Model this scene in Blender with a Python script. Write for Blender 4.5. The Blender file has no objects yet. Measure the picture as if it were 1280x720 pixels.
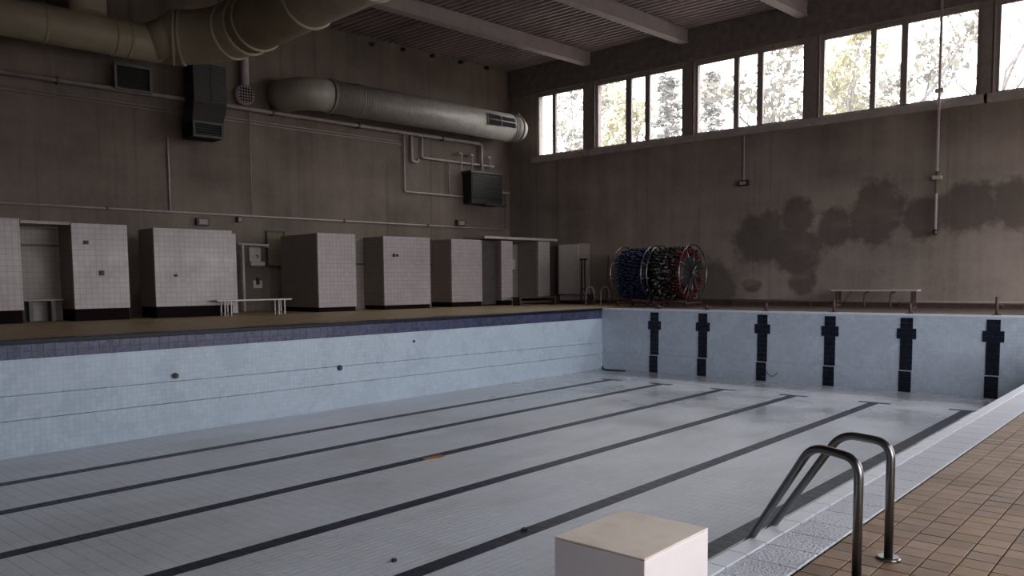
import bpy, math, random
from mathutils import Vector, Matrix
random.seed(7)
S = bpy.context.scene
COL = S.collection

# ------------------------------------------------------------------ camera
cd = bpy.data.cameras.new('camera'); co = bpy.data.objects.new('camera', cd); COL.objects.link(co)
Rv = Vector((0.753804, 0.65704, -0.008805)); Uv = Vector((-0.042904, 0.062585, 0.997117)); Fv = Vector((-0.655697, 0.751253, -0.075367))
m = Matrix((( Rv.x, Uv.x, -Fv.x, 0), (Rv.y, Uv.y, -Fv.y, 0), (Rv.z, Uv.z, -Fv.z, 0.9908), (0, 0, 0, 1)))
co.matrix_world = m
cd.sensor_width = 36; cd.lens = 1010.08 * 36 / 1280; cd.shift_y = 67.88 / 1280
cd.clip_start = 0.05; cd.clip_end = 500
S.camera = co
# ------------------------------------------------------------------ sky, exposure
w = bpy.data.worlds.new('overcast_sky'); S.world = w; w.use_nodes = True
bg = w.node_tree.nodes['Background']; bg.inputs[0].default_value = (1.0, 0.967, 0.99, 1); bg.inputs[1].default_value = 9.5
S.view_settings.view_transform = 'Standard'; S.view_settings.look = 'None'
S.view_settings.exposure = 0.0; S.view_settings.gamma = 1.0; S.view_settings.use_curve_mapping = False
S.cycles.max_bounces = 8; S.cycles.diffuse_bounces = 4; S.cycles.glossy_bounces = 3
S.cycles.transparent_max_bounces = 12; S.cycles.transmission_bounces = 4
S.cycles.caustics_reflective = False; S.cycles.caustics_refractive = False
S.cycles.sample_clamp_indirect = 6

def portal(loc, rot, sx, sy):
    l = bpy.data.lights.new('window_portal', 'AREA'); l.shape = 'RECTANGLE'; l.size = sx; l.size_y = sy
    l.cycles.is_portal = True
    o = bpy.data.objects.new('window_portal', l); o.location = loc; o.rotation_euler = rot; COL.objects.link(o)

# ------------------------------------------------------------------ main dimensions
W = 29.1            # inner face of the end wall
D = 23.78           # pool end wall
XL = -16.5          # pool left wall
XR = -1.97          # pool right edge
ZF = -2.14          # pool floor
ZR = -0.5           # right-hand deck
XW = 3.9            # right wall
YN = -3.5           # wall behind the camera
YP = -1.2           # near end of the pool
ZC = 10.75          # ceiling
PH = math.radians(4.5)
CW = Vector((-25.464, W, 0)); LD = Vector((math.sin(PH), math.cos(PH), 0)); LN = Vector((math.cos(PH), -math.sin(PH), 0))
ROT = math.pi / 2 - PH
LANES = [-14.35, -12.55, -10.53, -8.475, -6.40, -4.32]

def LW(t, n, z=0):
    return CW - LD * t + LN * n + Vector((0, 0, z))

# ------------------------------------------------------------------ mesh helpers
class MB:
    def __init__(s): s.v = []; s.f = []; s.sm = []
    def add(s, vs, fs, smooth=False):
        b = len(s.v); s.v += [tuple(q) for q in vs]; s.f += [tuple(b + i for i in f) for f in fs]; s.sm += [smooth] * len(fs); return s
    def box(s, x0, x1, y0, y1, z0, z1):
        return s.add([(x0,y0,z0),(x1,y0,z0),(x1,y1,z0),(x0,y1,z0),(x0,y0,z1),(x1,y0,z1),(x1,y1,z1),(x0,y1,z1)],
                     [(3,2,1,0),(4,5,6,7),(0,1,5,4),(1,2,6,5),(2,3,7,6),(3,0,4,7)])
    def prism(s, pts, z0, z1):
        n = len(pts)
        vs = [(x, y, z0) for x, y in pts] + [(x, y, z1) for x, y in pts]
        return s.add(vs, [tuple(range(n - 1, -1, -1)), tuple(range(n, 2 * n))] + [(i, (i + 1) % n, n + (i + 1) % n, n + i) for i in range(n)])
    def tube(s, path, r, seg=10, cap=True, closed=False):
        P = [Vector(q) for q in path]; n = len(P)
        rs = r if isinstance(r, (list, tuple)) else [r] * n
        T = []
        for i in range(n):
            a = P[(i - 1) % n] if (i > 0 or closed) else P[i]; b = P[(i + 1) % n] if (i < n - 1 or closed) else P[i]
            T.append((b - a).normalized() if (b - a).length > 1e-9 else Vector((0, 0, 1)))
        up = Vector((0, 0, 1)) if abs(T[0].z) < .9 else Vector((1, 0, 0))
        N = (up - T[0] * up.dot(T[0])).normalized()
        vs = []
        for i in range(n):
            N = (N - T[i] * N.dot(T[i]))
            N = N.normalized() if N.length > 1e-6 else T[i].orthogonal().normalized()
            B = T[i].cross(N)
            for k in range(seg):
                a = 2 * math.pi * k / seg
                vs.append(P[i] + (N * math.cos(a) + B * math.sin(a)) * rs[i])
        fs = []
        for i in range(n if closed else n - 1):
            j = (i + 1) % n
            for k in range(seg):
                k2 = (k + 1) % seg
                fs.append((i * seg + k, i * seg + k2, j * seg + k2, j * seg + k))
        s.add(vs, fs, True)
        if cap and not closed:
            b = len(s.v) - n * seg
            s.f.append(tuple(b + k for k in range(seg - 1, -1, -1))); s.sm.append(False)
            s.f.append(tuple(b + (n - 1) * seg + k for k in range(seg))); s.sm.append(False)
        return s
    def ico(s, c, r):
        x, y, z = c
        return s.add([(x+r,y,z),(x-r,y,z),(x,y+r,z),(x,y-r,z),(x,y,z+r),(x,y,z-r)],
                     [(0,2,4),(2,1,4),(1,3,4),(3,0,4),(2,0,5),(1,2,5),(3,1,5),(0,3,5)])
    def mesh(s, name):
        me = bpy.data.meshes.new(name); me.from_pydata(s.v, [], s.f)
        me.polygons.foreach_set('use_smooth', s.sm); me.update(); return me

def rounded(pts, r, seg=6):
    """polyline with rounded corners"""
    P = [Vector(q) for q in pts]; out = [P[0]]
    for i in range(1, len(P) - 1):
        a = (P[i - 1] - P[i]); b = (P[i + 1] - P[i]); la, lb = a.length, b.length; a /= la; b /= lb
        rr = min(r, la * .49, lb * .49); p0 = P[i] + a * rr; p1 = P[i] + b * rr
        for k in range(seg + 1):
            t = k / seg; out.append(p0 * (1 - t) ** 2 + P[i] * 2 * t * (1 - t) + p1 * t * t)
    out.append(P[-1]); return out

def obj(name, mb, mat, parent=None, bevel=0, seg=2):
    me = mb.mesh(name) if isinstance(mb, MB) else mb
    if mat is not None and len(me.materials) == 0: me.materials.append(M[mat])
    o = bpy.data.objects.new(name, me); COL.objects.link(o)
    if parent is not None: o.parent = parent
    if bevel:
        b = o.modifiers.new('bevel', 'BEVEL'); b.width = bevel; b.segments = seg; b.limit_method = 'ANGLE'
    return o
def tag(o, label=None, cat=None, group=None, kind=None):
    if label: o['label'] = label
    if cat: o['category'] = cat
    if group: o['group'] = group
    if kind: o['kind'] = kind
    return o
def thing(name, label, cat, loc=(0, 0, 0), rz=0, group=None):
    o = bpy.data.objects.new(name, None); COL.objects.link(o); o.location = loc; o.rotation_euler = (0, 0, rz); o.empty_display_size = .2
    return tag(o, label, cat, group)
def struct(name, mb, mat, label=None):
    o = obj(name, mb, mat); o['kind'] = 'structure'
    if label: o['label'] = label
    return o
def sroot(name, label=None, loc=(0, 0, 0), rz=0):
    o = bpy.data.objects.new(name, None); COL.objects.link(o); o.location = loc; o.rotation_euler = (0, 0, rz); o['kind'] = 'structure'
    if label: o['label'] = label
    return o

# ------------------------------------------------------------------ materials
M = {}
class NT:
    def __init__(s, name):
        s.m = bpy.data.materials.new(name); s.m.use_nodes = True; s.t = s.m.node_tree; s.n = s.t.nodes; s.b = s.n['Principled BSDF']; M[name] = s.m
        s.tc = s.n.new('ShaderNodeTexCoord')
    def new(s, kind, **kw):
        x = s.n.new(kind)
        for k, v in kw.items():
            if k.startswith('i_'):
                k = k[2:]; k = int(k) if k.isdigit() else k.replace('_', ' ')
                if hasattr(v, 'is_output'): s.t.links.new(v, x.inputs[k])
                else: x.inputs[k].default_value = v
            else: setattr(x, k, v)
        return x
    def link(s, a, b): s.t.links.new(a, b)
    def noise(s, scale, vec=None, detail=5, rough=.6, sc=None):
        v = vec or s.tc.outputs['Object']
        if sc:
            mp = s.new('ShaderNodeMapping'); mp.inputs['Scale'].default_value = sc; s.link(v, mp.inputs['Vector']); v = mp.outputs[0]
        x = s.new('ShaderNodeTexNoise'); x.inputs['Scale'].default_value = scale; x.inputs['Detail'].default_value = detail; x.inputs['Roughness'].default_value = rough
        s.link(v, x.inputs['Vector']); return x.outputs['Fac']
    def ramp(s, fac, lo, hi, a=0., b=1.):
        x = s.new('ShaderNodeMapRange'); x.clamp = True
        for i, v in zip(('From Min', 'From Max', 'To Min', 'To Max'), (lo, hi, a, b)): x.inputs[i].default_value = v
        s.link(fac, x.inputs['Value']); return x.outputs['Result']
    def mix(s, fac, a, b, mode='MIX'):
        x = s.new('ShaderNodeMix'); x.data_type = 'RGBA'; x.blend_type = mode
        for idx, v in ((0, fac), (6, a), (7, b)):
            if hasattr(v, 'is_output'): s.link(v, x.inputs[idx])
            else: x.inputs[idx].default_value = v if idx == 0 else (*v, 1)
        return x.outputs[2]
    def math(s, op, a, b=0.):
        x = s.new('ShaderNodeMath'); x.operation = op
        for i, v in ((0, a), (1, b)):
            if hasattr(v, 'is_output'): s.link(v, x.inputs[i])
            else: x.inputs[i].default_value = v
        return x.outputs[0]
    def sep(s, v=None):
        x = s.new('ShaderNodeSeparateXYZ'); s.link(v or s.tc.outputs['Object'], x.inputs[0]); return x.outputs
    def comb(s, x, y, z=0.):
        c = s.new('ShaderNodeCombineXYZ')
        for i, v in enumerate((x, y, z)):
            if hasattr(v, 'is_output'): s.link(v, c.inputs[i])
            else: c.inputs[i].default_value = v
        return c.outputs[0]
    def bump(s, h, strength=.3, dist=.02):
        x = s.new('ShaderNodeBump'); x.inputs['Strength'].default_value = strength; x.inputs['Distance'].default_value = dist
        s.link(h, x.inputs['Height']); s.link(x.outputs[0], s.b.inputs['Normal'])
    def base(s, c):
        if hasattr(c, 'is_output'): s.link(c, s.b.inputs['Base Color'])
        else: s.b.inputs['Base Color'].default_value = (*c, 1)
    def set(s, rough=.6, metal=0., spec=None):
        for nm, v in (('Roughness', rough), ('Metallic', metal)):
            if hasattr(v, 'is_output'): s.link(v, s.b.inputs[nm])
            else: s.b.inputs[nm].default_value = v
        if spec is not None: s.b.inputs['Specular IOR Level'].default_value = spec
        return s

def plain(name, col, rough=.6, metal=0., var=.15, scale=4., bump=0.):
    t = NT(name); n = t.noise(scale)
    f = t.ramp(n, .3, .7)
    t.base(t.mix(f, tuple(c * (1 - var) for c in col), tuple(min(1, c * (1 + var)) for c in col)))
    t.set(rough, metal)
    if bump: t.bump(t.noise(scale * 6), bump, .01)
    return t
def piece(name, col, rough=.5, var=.12, rvar=.1):
    """single tiles: every piece its own slight shade plus grime"""
    t = NT(name); oi = t.new('ShaderNodeObjectInfo'); geo = t.new('ShaderNodeNewGeometry')
    k = t.math('ADD', t.math('MULTIPLY', oi.outputs['Random'], .5), t.math('MULTIPLY', geo.outputs['Random Per Island'], .5))
    wn = t.noise(1.1, geo.outputs['Position']); wn2 = t.noise(9, geo.outputs['Position'])
    k = t.math('ADD', t.math('MULTIPLY', k, .35), t.math('ADD', t.math('MULTIPLY', wn, .45), t.math('MULTIPLY', wn2, .2)))
    f = t.ramp(k, .3, .7)
    t.base(t.mix(f, tuple(c * (1 - var) for c in col), tuple(min(1, c * (1 + var)) for c in col)))
    t.set(t.ramp(wn2, .3, .7, max(.05, rough - rvar), rough + rvar))
    return t
def tiled(name, col, grout, size, mode='wall', rough=.3, var=.06, mortar=.006, dirt=.12, sy=None):
    t = NT(name); xyz = t.sep()
    v = t.comb(t.math('ADD', xyz[0], xyz[1]), xyz[2]) if mode == 'wall' else t.comb(xyz[0], xyz[1])
    br = t.new('ShaderNodeTexBrick'); br.offset = 0; br.squash = 1
    t.link(v, br.inputs['Vector'])
    for k, q in (('Scale', 1), ('Mortar Size', mortar), ('Mortar Smooth', .1), ('Bias', 0), ('Brick Width', size), ('Row Height', sy or size)): br.inputs[k].default_value = q
    br.inputs['Color1'].default_value = (*[c * (1 - var) for c in col], 1); br.inputs['Color2'].default_value = (*[min(1, c * (1 + var)) for c in col], 1)
    br.inputs['Mortar'].default_value = (*grout, 1)
    n = t.noise(.9); n2 = t.noise(6)
    d = t.ramp(t.math('ADD', t.math('MULTIPLY', n, .7), t.math('MULTIPLY', n2, .3)), .35, .7)
    c = t.mix(d, (1 - dirt,) * 3, (1, 1, 1))
    t.base(t.mix(1.0, br.outputs['Color'], c, 'MULTIPLY'))
    t.set(t.ramp(n, .3, .7, rough * .7, rough * 1.4))
    bp = t.new('ShaderNodeBump'); bp.invert = True; bp.inputs['Strength'].default_value = .25; bp.inputs['Distance'].default_value = .004
    t.link(br.outputs['Fac'], bp.inputs['Height']); t.link(bp.outputs[0], t.b.inputs['Normal'])
    return t

def concrete(name, col, stains=(), seam=0.):
    t = NT(name); xyz = t.sep(); run = t.math('ADD', xyz[0], t.math('MULTIPLY', xyz[1], 1.0))
    v = t.comb(run, 0., xyz[2])
    big = t.noise(.35, v, 4); streak = t.noise(1.0, v, 5, .6, (2.2, 1, .12)); fine = t.noise(7, v, 6, .7); hor = t.noise(1.0, v, 4, .6, (.25, 1, 1.7))
    f = t.math('ADD', t.math('MULTIPLY', big, .52), t.math('ADD', t.math('MULTIPLY', streak, .23), t.math('ADD', t.math('MULTIPLY', fine, .13), t.math('MULTIPLY', hor, .12))))
    f = t.ramp(f, .38, .62)
    c = t.mix(f, tuple(q * .6 for q in col), tuple(q * 1.22 for q in col))
    drip = t.ramp(t.noise(1.0, v, 3, .5, (3.5, 1, .06)), .6, .72)
    c = t.mix(t.math('MULTIPLY', drip, .55), c, tuple(q * .45 for q in col))
    if stains:
        dist = None
        nz = t.math('ADD', t.math('MULTIPLY', t.noise(.7, v, 4, .6), .55), t.math('MULTIPLY', t.noise(2.6, v, 6, .7), .45))
        for (cx, cz, rx, rz) in stains:
            mp = t.new('ShaderNodeMapping'); mp.vector_type = 'TEXTURE'
            mp.inputs['Location'].default_value = (cx, 0, cz); mp.inputs['Scale'].default_value = (rx, 1, rz)
            t.link(t.comb(xyz[0], 0., xyz[2]), mp.inputs['Vector'])
            ln = t.new('ShaderNodeVectorMath'); ln.operation = 'LENGTH'; t.link(mp.outputs[0], ln.inputs[0])
            dist = ln.outputs['Value'] if dist is None else t.math('MINIMUM', dist, ln.outputs['Value'])
        q = t.math('ADD', dist, t.math('MULTIPLY', t.math('SUBTRACT', nz, .5), 2.2))
        mk = t.ramp(q, .82, 1.12, 1., 0.)
        c = t.mix(t.math('MULTIPLY', mk, .66), c, (.06, .043, .038))
        pale = t.ramp(t.math('ADD', t.noise(.8, v, 4, .6, (.5, 1, 1.4)), t.math('MULTIPLY', fine, .15)), .58, .74)
        lowz = t.ramp(xyz[2], 1.0, 3.5, 1., .25)
        c = t.mix(t.math('MULTIPLY', pale, t.math('MULTIPLY', lowz, .35)), c, (.36, .31, .28))
    t.base(c); t.set(.85)
    t.bump(t.math('ADD', fine, t.math('MULTIPLY', streak, .25)), .2, .02)
    return t

STAINS = [(-12.95, 2.45, 1.1, .95), (-11.54, 3.2, .62, .75), (-10.3, 2.8, .6, .7), (-8.89, 3.2, .95, 1.15), (-7.48, 2.9, .6, .7), (-6.05, 3.2, .9, .8), (-4.8, 3.3, .7, .8),
          (-14.9, .8, .85, .95), (-13.28, .75, .4, .26), (-11.4, .85, .6, .5), (-11.64, 2.0, 1.0, 1.0), (-16.2, 1.4, .7, .8)]
concrete('end_concrete', (.31, .256, .224), STAINS)
concrete('left_concrete', (.215, .17, .14))
concrete('plain_concrete', (.2, .17, .15))
plain('fascia', (.17, .14, .128), .8, var=.3)
tiled('pool_white', (.46, .55, .65), (.37, .45, .535), .1, rough=.28, mortar=.004, dirt=.1)
tiled('pool_end_white', (.50, .575, .68), (.43, .50, .59), .1, rough=.25, mortar=.004, dirt=.14)
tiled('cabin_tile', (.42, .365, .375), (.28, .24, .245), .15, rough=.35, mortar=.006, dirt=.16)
tiled('cabin_side', (.31, .262, .235), (.2, .165, .15), .15, rough=.45, mortar=.005, dirt=.2)  # browner than the fronts and darkened; recess shade is put into the colour
tiled('deck_left', (.52, .39, .215), (.36, .27, .15), .15, 'floor', .5, .18, .008, .4)
tiled('deck_right_far', (.29, .185, .118), (.14, .1, .08), .15, 'floor', .5, .18, .008, .3)
tiled('deck_end', (.2, .155, .125), (.13, .1, .08), .15, 'floor', .5, .18, .008, .4)
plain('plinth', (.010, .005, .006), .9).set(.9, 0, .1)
plain('grout_floor', (.30, .31, .34), .8)
plain('grout_blue', (.13, .14, .2), .8)
plain('grout_deck', (.06, .04, .03), .9)
piece('brown_tile', (.235, .145, .088), .5, .5)
piece('edge_tile', (.66, .70, .78), .4, .06, .03)
piece('dark_tile', (.007, .010, .02), .35, .4).b.inputs['Specular IOR Level'].default_value = .2
piece('lane_tile', (.034, .038, .062), .5, .35).b.inputs['Specular IOR Level'].default_value = .25
piece('blue_tile', (.04, .047, .1), .3, .4)
t = piece('grip_tile', (.58, .61, .68), .55, .1)
g = t.new('ShaderNodeNewGeometry'); vo = t.new('ShaderNodeTexVoronoi'); vo.inputs['Scale'].default_value = 60; t.link(g.outputs['Position'], vo.inputs['Vector']); t.bump(t.ramp(vo.outputs['Distance'], .1, .6, 1, 0), .8, .005)
# pool floor: pale tiles, damp film with silt towards the deep end
def floor_mat(name, brick):
    t = NT(name); geo = t.new('ShaderNodeNewGeometry'); P = geo.outputs['Position']; xyz = t.sep(P)
    if brick:
        br = t.new('ShaderNodeTexBrick'); br.offset = 0; br.squash = 1; t.link(t.comb(xyz[0], xyz[1]), br.inputs['Vector'])
        for k, q in (('Scale', 1), ('Mortar Size', .003), ('Mortar Smooth', .1), ('Bias', 0), ('Brick Width', .1), ('Row Height', .2)): br.inputs[k].default_value = q
        br.inputs['Color1'].default_value = (.65, .70, .785, 1); br.inputs['Color2'].default_value = (.70, .75, .83, 1); br.inputs['Mortar'].default_value = (.40, .40, .42, 1)
        c = br.outputs['Color']
    else:
        oi = t.new('ShaderNodeObjectInfo')
        k = t.math('ADD', t.math('MULTIPLY', oi.outputs['Random'], .5), t.math('MULTIPLY', geo.outputs['Random Per Island'], .5))
        c = t.mix(k, (.64, .69, .775), (.72, .77, .85))
    silt = t.ramp(t.noise(.28, P, 5, .62), .42, .68); silt2 = t.ramp(t.noise(1.0, P, 6, .65, (.9, .35, 1)), .5, .72)
    c = t.mix(t.math('MULTIPLY', silt, .35), c, (.38, .40, .41))
    c = t.mix(t.math('MULTIPLY', silt2, .4), c, (.36, .37, .37))
    wet = t.math('MULTIPLY', t.ramp(xyz[1], 9., 19.), t.ramp(t.noise(.45, P, 5, .6), .3, .66))
    c = t.mix(t.math('MULTIPLY', wet, .38), c, (.22, .245, .27))
    t.base(c)
    t.link(t.ramp(wet, 0, 1, .5, .1), t.b.inputs['Roughness'])
    return t
floor_mat('floor_tile', False); floor_mat('floor_far', True)
plain('steel', (.2, .2, .205), .3, 1., .12, 14)
t = plain('galvanised', (.40, .375, .345), .5, .2, .15, 2.5)
x_ = t.sep()[0]; t.bump(t.math('SINE', t.math('MULTIPLY', x_, 55.)), .14, .02)
plain('duct_smooth', (.38, .35, .30), .55, .15, .15, 2)
plain('duct_beige', (.50, .44, .335), .55, .1, .15, 1.2)
plain('pipe_grey', (.50, .44, .44), .5, 0, .2, 3)
plain('cable_grey', (.33, .28, .27), .7)
plain('dark_unit', (.028, .026, .026), .5, .2, .2)
plain('dark_metal', (.07, .062, .06), .5, .3, .2)
plain('vent_frame', (.16, .14, .135), .6)
plain('void', (.008, .007, .007), .9)
plain('beam_paint', (.38, .33, .325), .6, 0, .12, 1.5)
plain('corrugated', (.42, .35, .345), .55, .1, .2, .6)
plain('frame_grey', (.24, .205, .195), .6, 0, .15)
plain('sill', (.42, .37, .35), .7, 0, .2, 2)
plain('white_paint', (.55, .51, .51), .5, 0, .1)
plain('bench_wood', (.48, .39, .35), .6, 0, .2, 5)
plain('rust_metal', (.09, .05, .042), .7, .2, .3, 6)
plain('dark_wood', (.055, .032, .026), .6, 0, .3, 5)
plain('board', (.16, .13, .075), .7, 0, .2)
plain('red_plastic', (.12, .013, .013), .6); plain('blue_plastic', (.012, .018, .07), .6); plain('black_plastic', (.01, .009, .011), .6); plain('white_plastic', (.2, .19, .19), .6)
plain('rust_scrap', (.36, .16, .06), .7, 0, .3, 20)
plain('block_side', (.80, .75, .765), .55, 0, .05, 2)
t = NT('block_top'); n = t.noise(5, detail=6); n2 = t.noise(1.6)
c = t.mix(t.ramp(n2, .35, .65), (.72, .63, .55), (.82, .74, .67)); c = t.mix(t.math('MULTIPLY', t.ramp(n, .52, .72), .4), c, (.44, .36, .31)); t.base(c); t.set(.55)
plain('bark', (.14, .125, .12), .9, 0, .3, 3); plain('birch_bark', (.16, .14, .135), .8, 0, .4, 3)
plain('leaf_green', (.24, .235, .19), .7, 0, .3, 3); plain('leaf_yellow', (.33, .32, .19), .7, 0, .3, 3); plain('needle_green', (.2, .2, .185), .7, 0, .3, 3)
plain('grass', (.17, .155, .13), .9, 0, .3, .4)
# window glass; translucent veil added for the glow washing out the view
t = NT('hazy_glass'); nt = t.t; out = t.n['Material Output']
tr = t.new('ShaderNodeBsdfTransparent'); tr.inputs[0].default_value = (.96, .97, .97, 1)
tl = t.new('ShaderNodeBsdfTranslucent'); tl.inputs[0].default_value = (.85, .83, .82, 1)
gl = t.new('ShaderNodeBsdfGlossy'); gl.inputs['Roughness'].default_value = .05
m1 = t.new('ShaderNodeMixShader'); t.link(t.ramp(t.noise(2.2, detail=6), .35, .75, .02, .06), m1.inputs[0]); t.link(tr.outputs[0], m1.inputs[1]); t.link(tl.outputs[0], m1.inputs[2])
m2 = t.new('ShaderNodeMixShader'); m2.inputs[0].default_value = .05; t.link(m1.outputs[0], m2.inputs[1]); t.link(gl.outputs[0], m2.inputs[2]); t.link(m2.outputs[0], out.inputs[0])

# ================================================================== STRUCTURE
# ---- pool basin
fl = struct('floor_pool', MB().box(XL - .3, XR + .3, YP - .3, D + .4, ZF - .3, ZF - .006), 'grout_floor', 'pale tiled floor of the drained swimming pool')
LWID = .25
def tile_mesh(name, sx, sy, h, mat, cham=.004):
    b = MB(); x, y, c = sx / 2, sy / 2, cham
    b.add([(-x,-y,-h),(x,-y,-h),(x,y,-h),(-x,y,-h),(-x,-y,-c),(x,-y,-c),(x,y,-c),(-x,y,-c),(-x+c,-y+c,0),(x-c,-y+c,0),(x-c,y-c,0),(-x+c,y-c,0)],
          [(0,1,5,4),(1,2,6,5),(2,3,7,6),(3,0,4,7),(4,5,9,8),(5,6,10,9),(6,7,11,10),(7,4,8,11),(8,9,10,11)])
    me = b.mesh(name); me.materials.append(M[mat]); return me
def add_tile(mb, cx, cy, z, sx, sy, h=.02, c=.004):
    x, y = sx / 2, sy / 2
    mb.add([(cx-x,cy-y,z-c),(cx+x,cy-y,z-c),(cx+x,cy+y,z-c),(cx-x,cy+y,z-c),(cx-x+c,cy-y+c,z),(cx+x-c,cy-y+c,z),(cx+x-c,cy+y-c,z),(cx-x+c,cy+y-c,z),
            (cx-x,cy-y,z-h),(cx+x,cy-y,z-h),(cx+x,cy+y,z-h),(cx-x,cy+y,z-h)],
           [(4,5,6,7),(0,1,5,4),(1,2,6,5),(2,3,7,6),(3,0,4,7),(8,9,1,0),(9,10,2,1),(10,11,3,2),(11,8,0,3)])
YT = 12.0
bands = [XL] + sum([[x - LWID / 2, x + LWID / 2] for x in LANES], []) + [XR]
cells = []
for i in range(0, len(bands), 2):
    a, b_ = bands[i], bands[i + 1]; k = max(1, round((b_ - a) / .1)); wx = (b_ - a) / k
    ny = int((YT - YP) / .2)
    for ix in range(k):
        for iy in range(ny): cells.append((a + wx * (ix + .5), YP + .2 * (iy + .5), wx))
EYE = Vector((0, 0, .99))
def seen(x, y, z):
    v = Vector((x, y, z)) - EYE; f = v.dot(Fv)
    if f < .3: return None
    u = 640 + 1010 * v.dot(Rv) / f; q = 427.9 - 1010 * v.dot(Uv) / f
    return (u, q, f) if -10 < u < 1290 and q < 725 else None
def over_coping(x, y, z):     # hidden behind the right pool edge
    v = Vector((x, y, z)) - EYE; k = (XR - EYE.x) / v.x if v.x else 9; return EYE.z + v.z * k < ZR
vis = sorted([c for c in cells if seen(c[0], c[1], ZF) and not over_coping(c[0], c[1], ZF)], key=lambda c: seen(c[0], c[1], ZF)[2])
pick = set(vis[:300]); cache = {}
for c in vis[:300]:
    key = round(c[2], 4)
    if key not in cache: cache[key] = tile_mesh('tile', c[2] - .005, .195, .02, 'floor_tile', .001)
    o = obj('tile', cache[key], None, fl); o.location = (c[0], c[1], ZF)
rest = MB()
for c in cells:
    if c not in pick: add_tile(rest, c[0], c[1], ZF, c[2] - .005, .195, c=.001)
tag(obj('tile_field', rest, 'floor_tile', fl), 'small square tiles of the pool floor', kind='stuff')
far = MB()
YT2 = YP + .2 * int((YT - YP) / .2)
for i in range(0, len(bands), 2): far.box(bands[i], bands[i + 1], YT2, D, ZF - .02, ZF)
tag(obj('far_tile_field', far, 'floor_far', fl), kind='stuff')
# lane lines of dark tiles
lt = tile_mesh('tile', LWID - .006, .243, .02, 'lane_tile', .0015); YE = 21.1
ORD = ['leftmost', 'second', 'third', 'fourth', 'fifth', 'rightmost']
for i, x in enumerate(LANES):
    r = sroot('trim_%d' % (i + 1), 'dark tiled lane line on the pool floor, %s of six%s' % (ORD[i], '' if i in (0, 5) else ' from the left'), (x, 0, ZF))
    y = YE - .125
    while y > YP + .1:
        o = obj('tile', lt, None, r); o.location = (0, y, .001); y -= .25
    cb = MB()
    for dx in (-.26, 0, .26): add_tile(cb, dx, YE + .09, .004, .25, .17)
    obj('crossbar', cb, 'lane_tile', r)
    g_ = MB(); g_.box(-LWID / 2, LWID / 2, YE + .18, D, -.02, 0); obj('end_strip', g_, 'floor_far', r)

# ---- pool walls
wl = MB(); yA, yB = YP, D
def quadprism(mb, X, za, zb, ta, tb, thick):   # horizontal course whose lower/upper edges may fall slightly along Y
    mb.add([(X, yA, za), (X, yB, zb), (X, yB, tb), (X, yA, ta), (X - thick, yA, za), (X - thick, yB, zb), (X - thick, yB, tb), (X - thick, yA, ta)],
           [(0, 1, 2, 3), (7, 6, 5, 4), (3, 2, 6, 7), (1, 0, 4, 5), (0, 3, 7, 4), (2, 1, 5, 6)])
wp = sroot('wall_pool_left', 'left side wall of the drained pool, pale tiles under a blue band')
c1 = MB(); quadprism(c1, XL, -.95, -1.21, -.36, -.36, .3); obj('upper_course', c1, 'pool_white', wp)
c2 = MB(); quadprism(c2, XL + .035, -1.42, -1.61, -.957, -1.217, .335); obj('middle_course', c2, 'pool_white', wp)
c3 = MB(); quadprism(c3, XL + .07, ZF - .05, ZF - .05, -1.427, -1.617, .37); obj('lower_course', c3, 'pool_white', wp)
bk = MB().box(XL - .29, XL - .001, yA, yB, -.37, -.05)
obj('core', MB().box(XL - .6, XL - .301, yA, yB, -2.3, -.401), 'grout_deck', wp); obj('backing', bk, 'grout_blue', wp)
bt = None; n_b = 0; gb = MB()
def wall_tile(name, w_, h_, mat):
    b = MB(); x, z, c = w_ / 2, h_ / 2, .003
    b.add([(-.03,-x,-z),(-.03,x,-z),(-.03,x,z),(-.03,-x,z),(-c,-x,-z),(-c,x,-z),(-c,x,z),(-c,-x,z),(0,-x+c,-z+c),(0,x-c,-z+c),(0,x-c,z-c),(0,-x+c,z-c)],
          [(0,1,5,4),(1,2,6,5),(2,3,7,6),(3,0,4,7),(4,5,9,8),(5,6,10,9),(6,7,11,10),(7,4,8,11),(8,9,10,11)])
    me = b.mesh(name); me.materials.append(M[mat]); return me
bt = wall_tile('blue_tile', .193, .131, 'blue_tile')
y = D - .1; 
while y > YP + .1:
    for zc in (-.156, -.291):
        o = obj('blue_tile', bt, None, wp); o.location = (XL + .004, y, zc)
    y -= .2
obj('nosing', MB().box(XL - .3, XL + .03, YP, D, -.085, .001), 'dark_tile', wp, .008)
for k, (yy, zz, rr) in enumerate([(8.08, -.93, .06), (12.3, -1.13, .07), (14.82, -.62, .035)]):
    nb = MB(); xx = XL + (.035 if k < 2 else 0)
    nb.tube([(xx - .01, yy, zz), (xx + .03, yy, zz)], rr, 14); nb.tube([(xx + .03, yy, zz), (xx + .05, yy, zz)], rr * .6, 12)
    tag(obj('inlet_nozzle', nb, 'dark_unit', wp), 'dark round water inlet')

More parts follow.
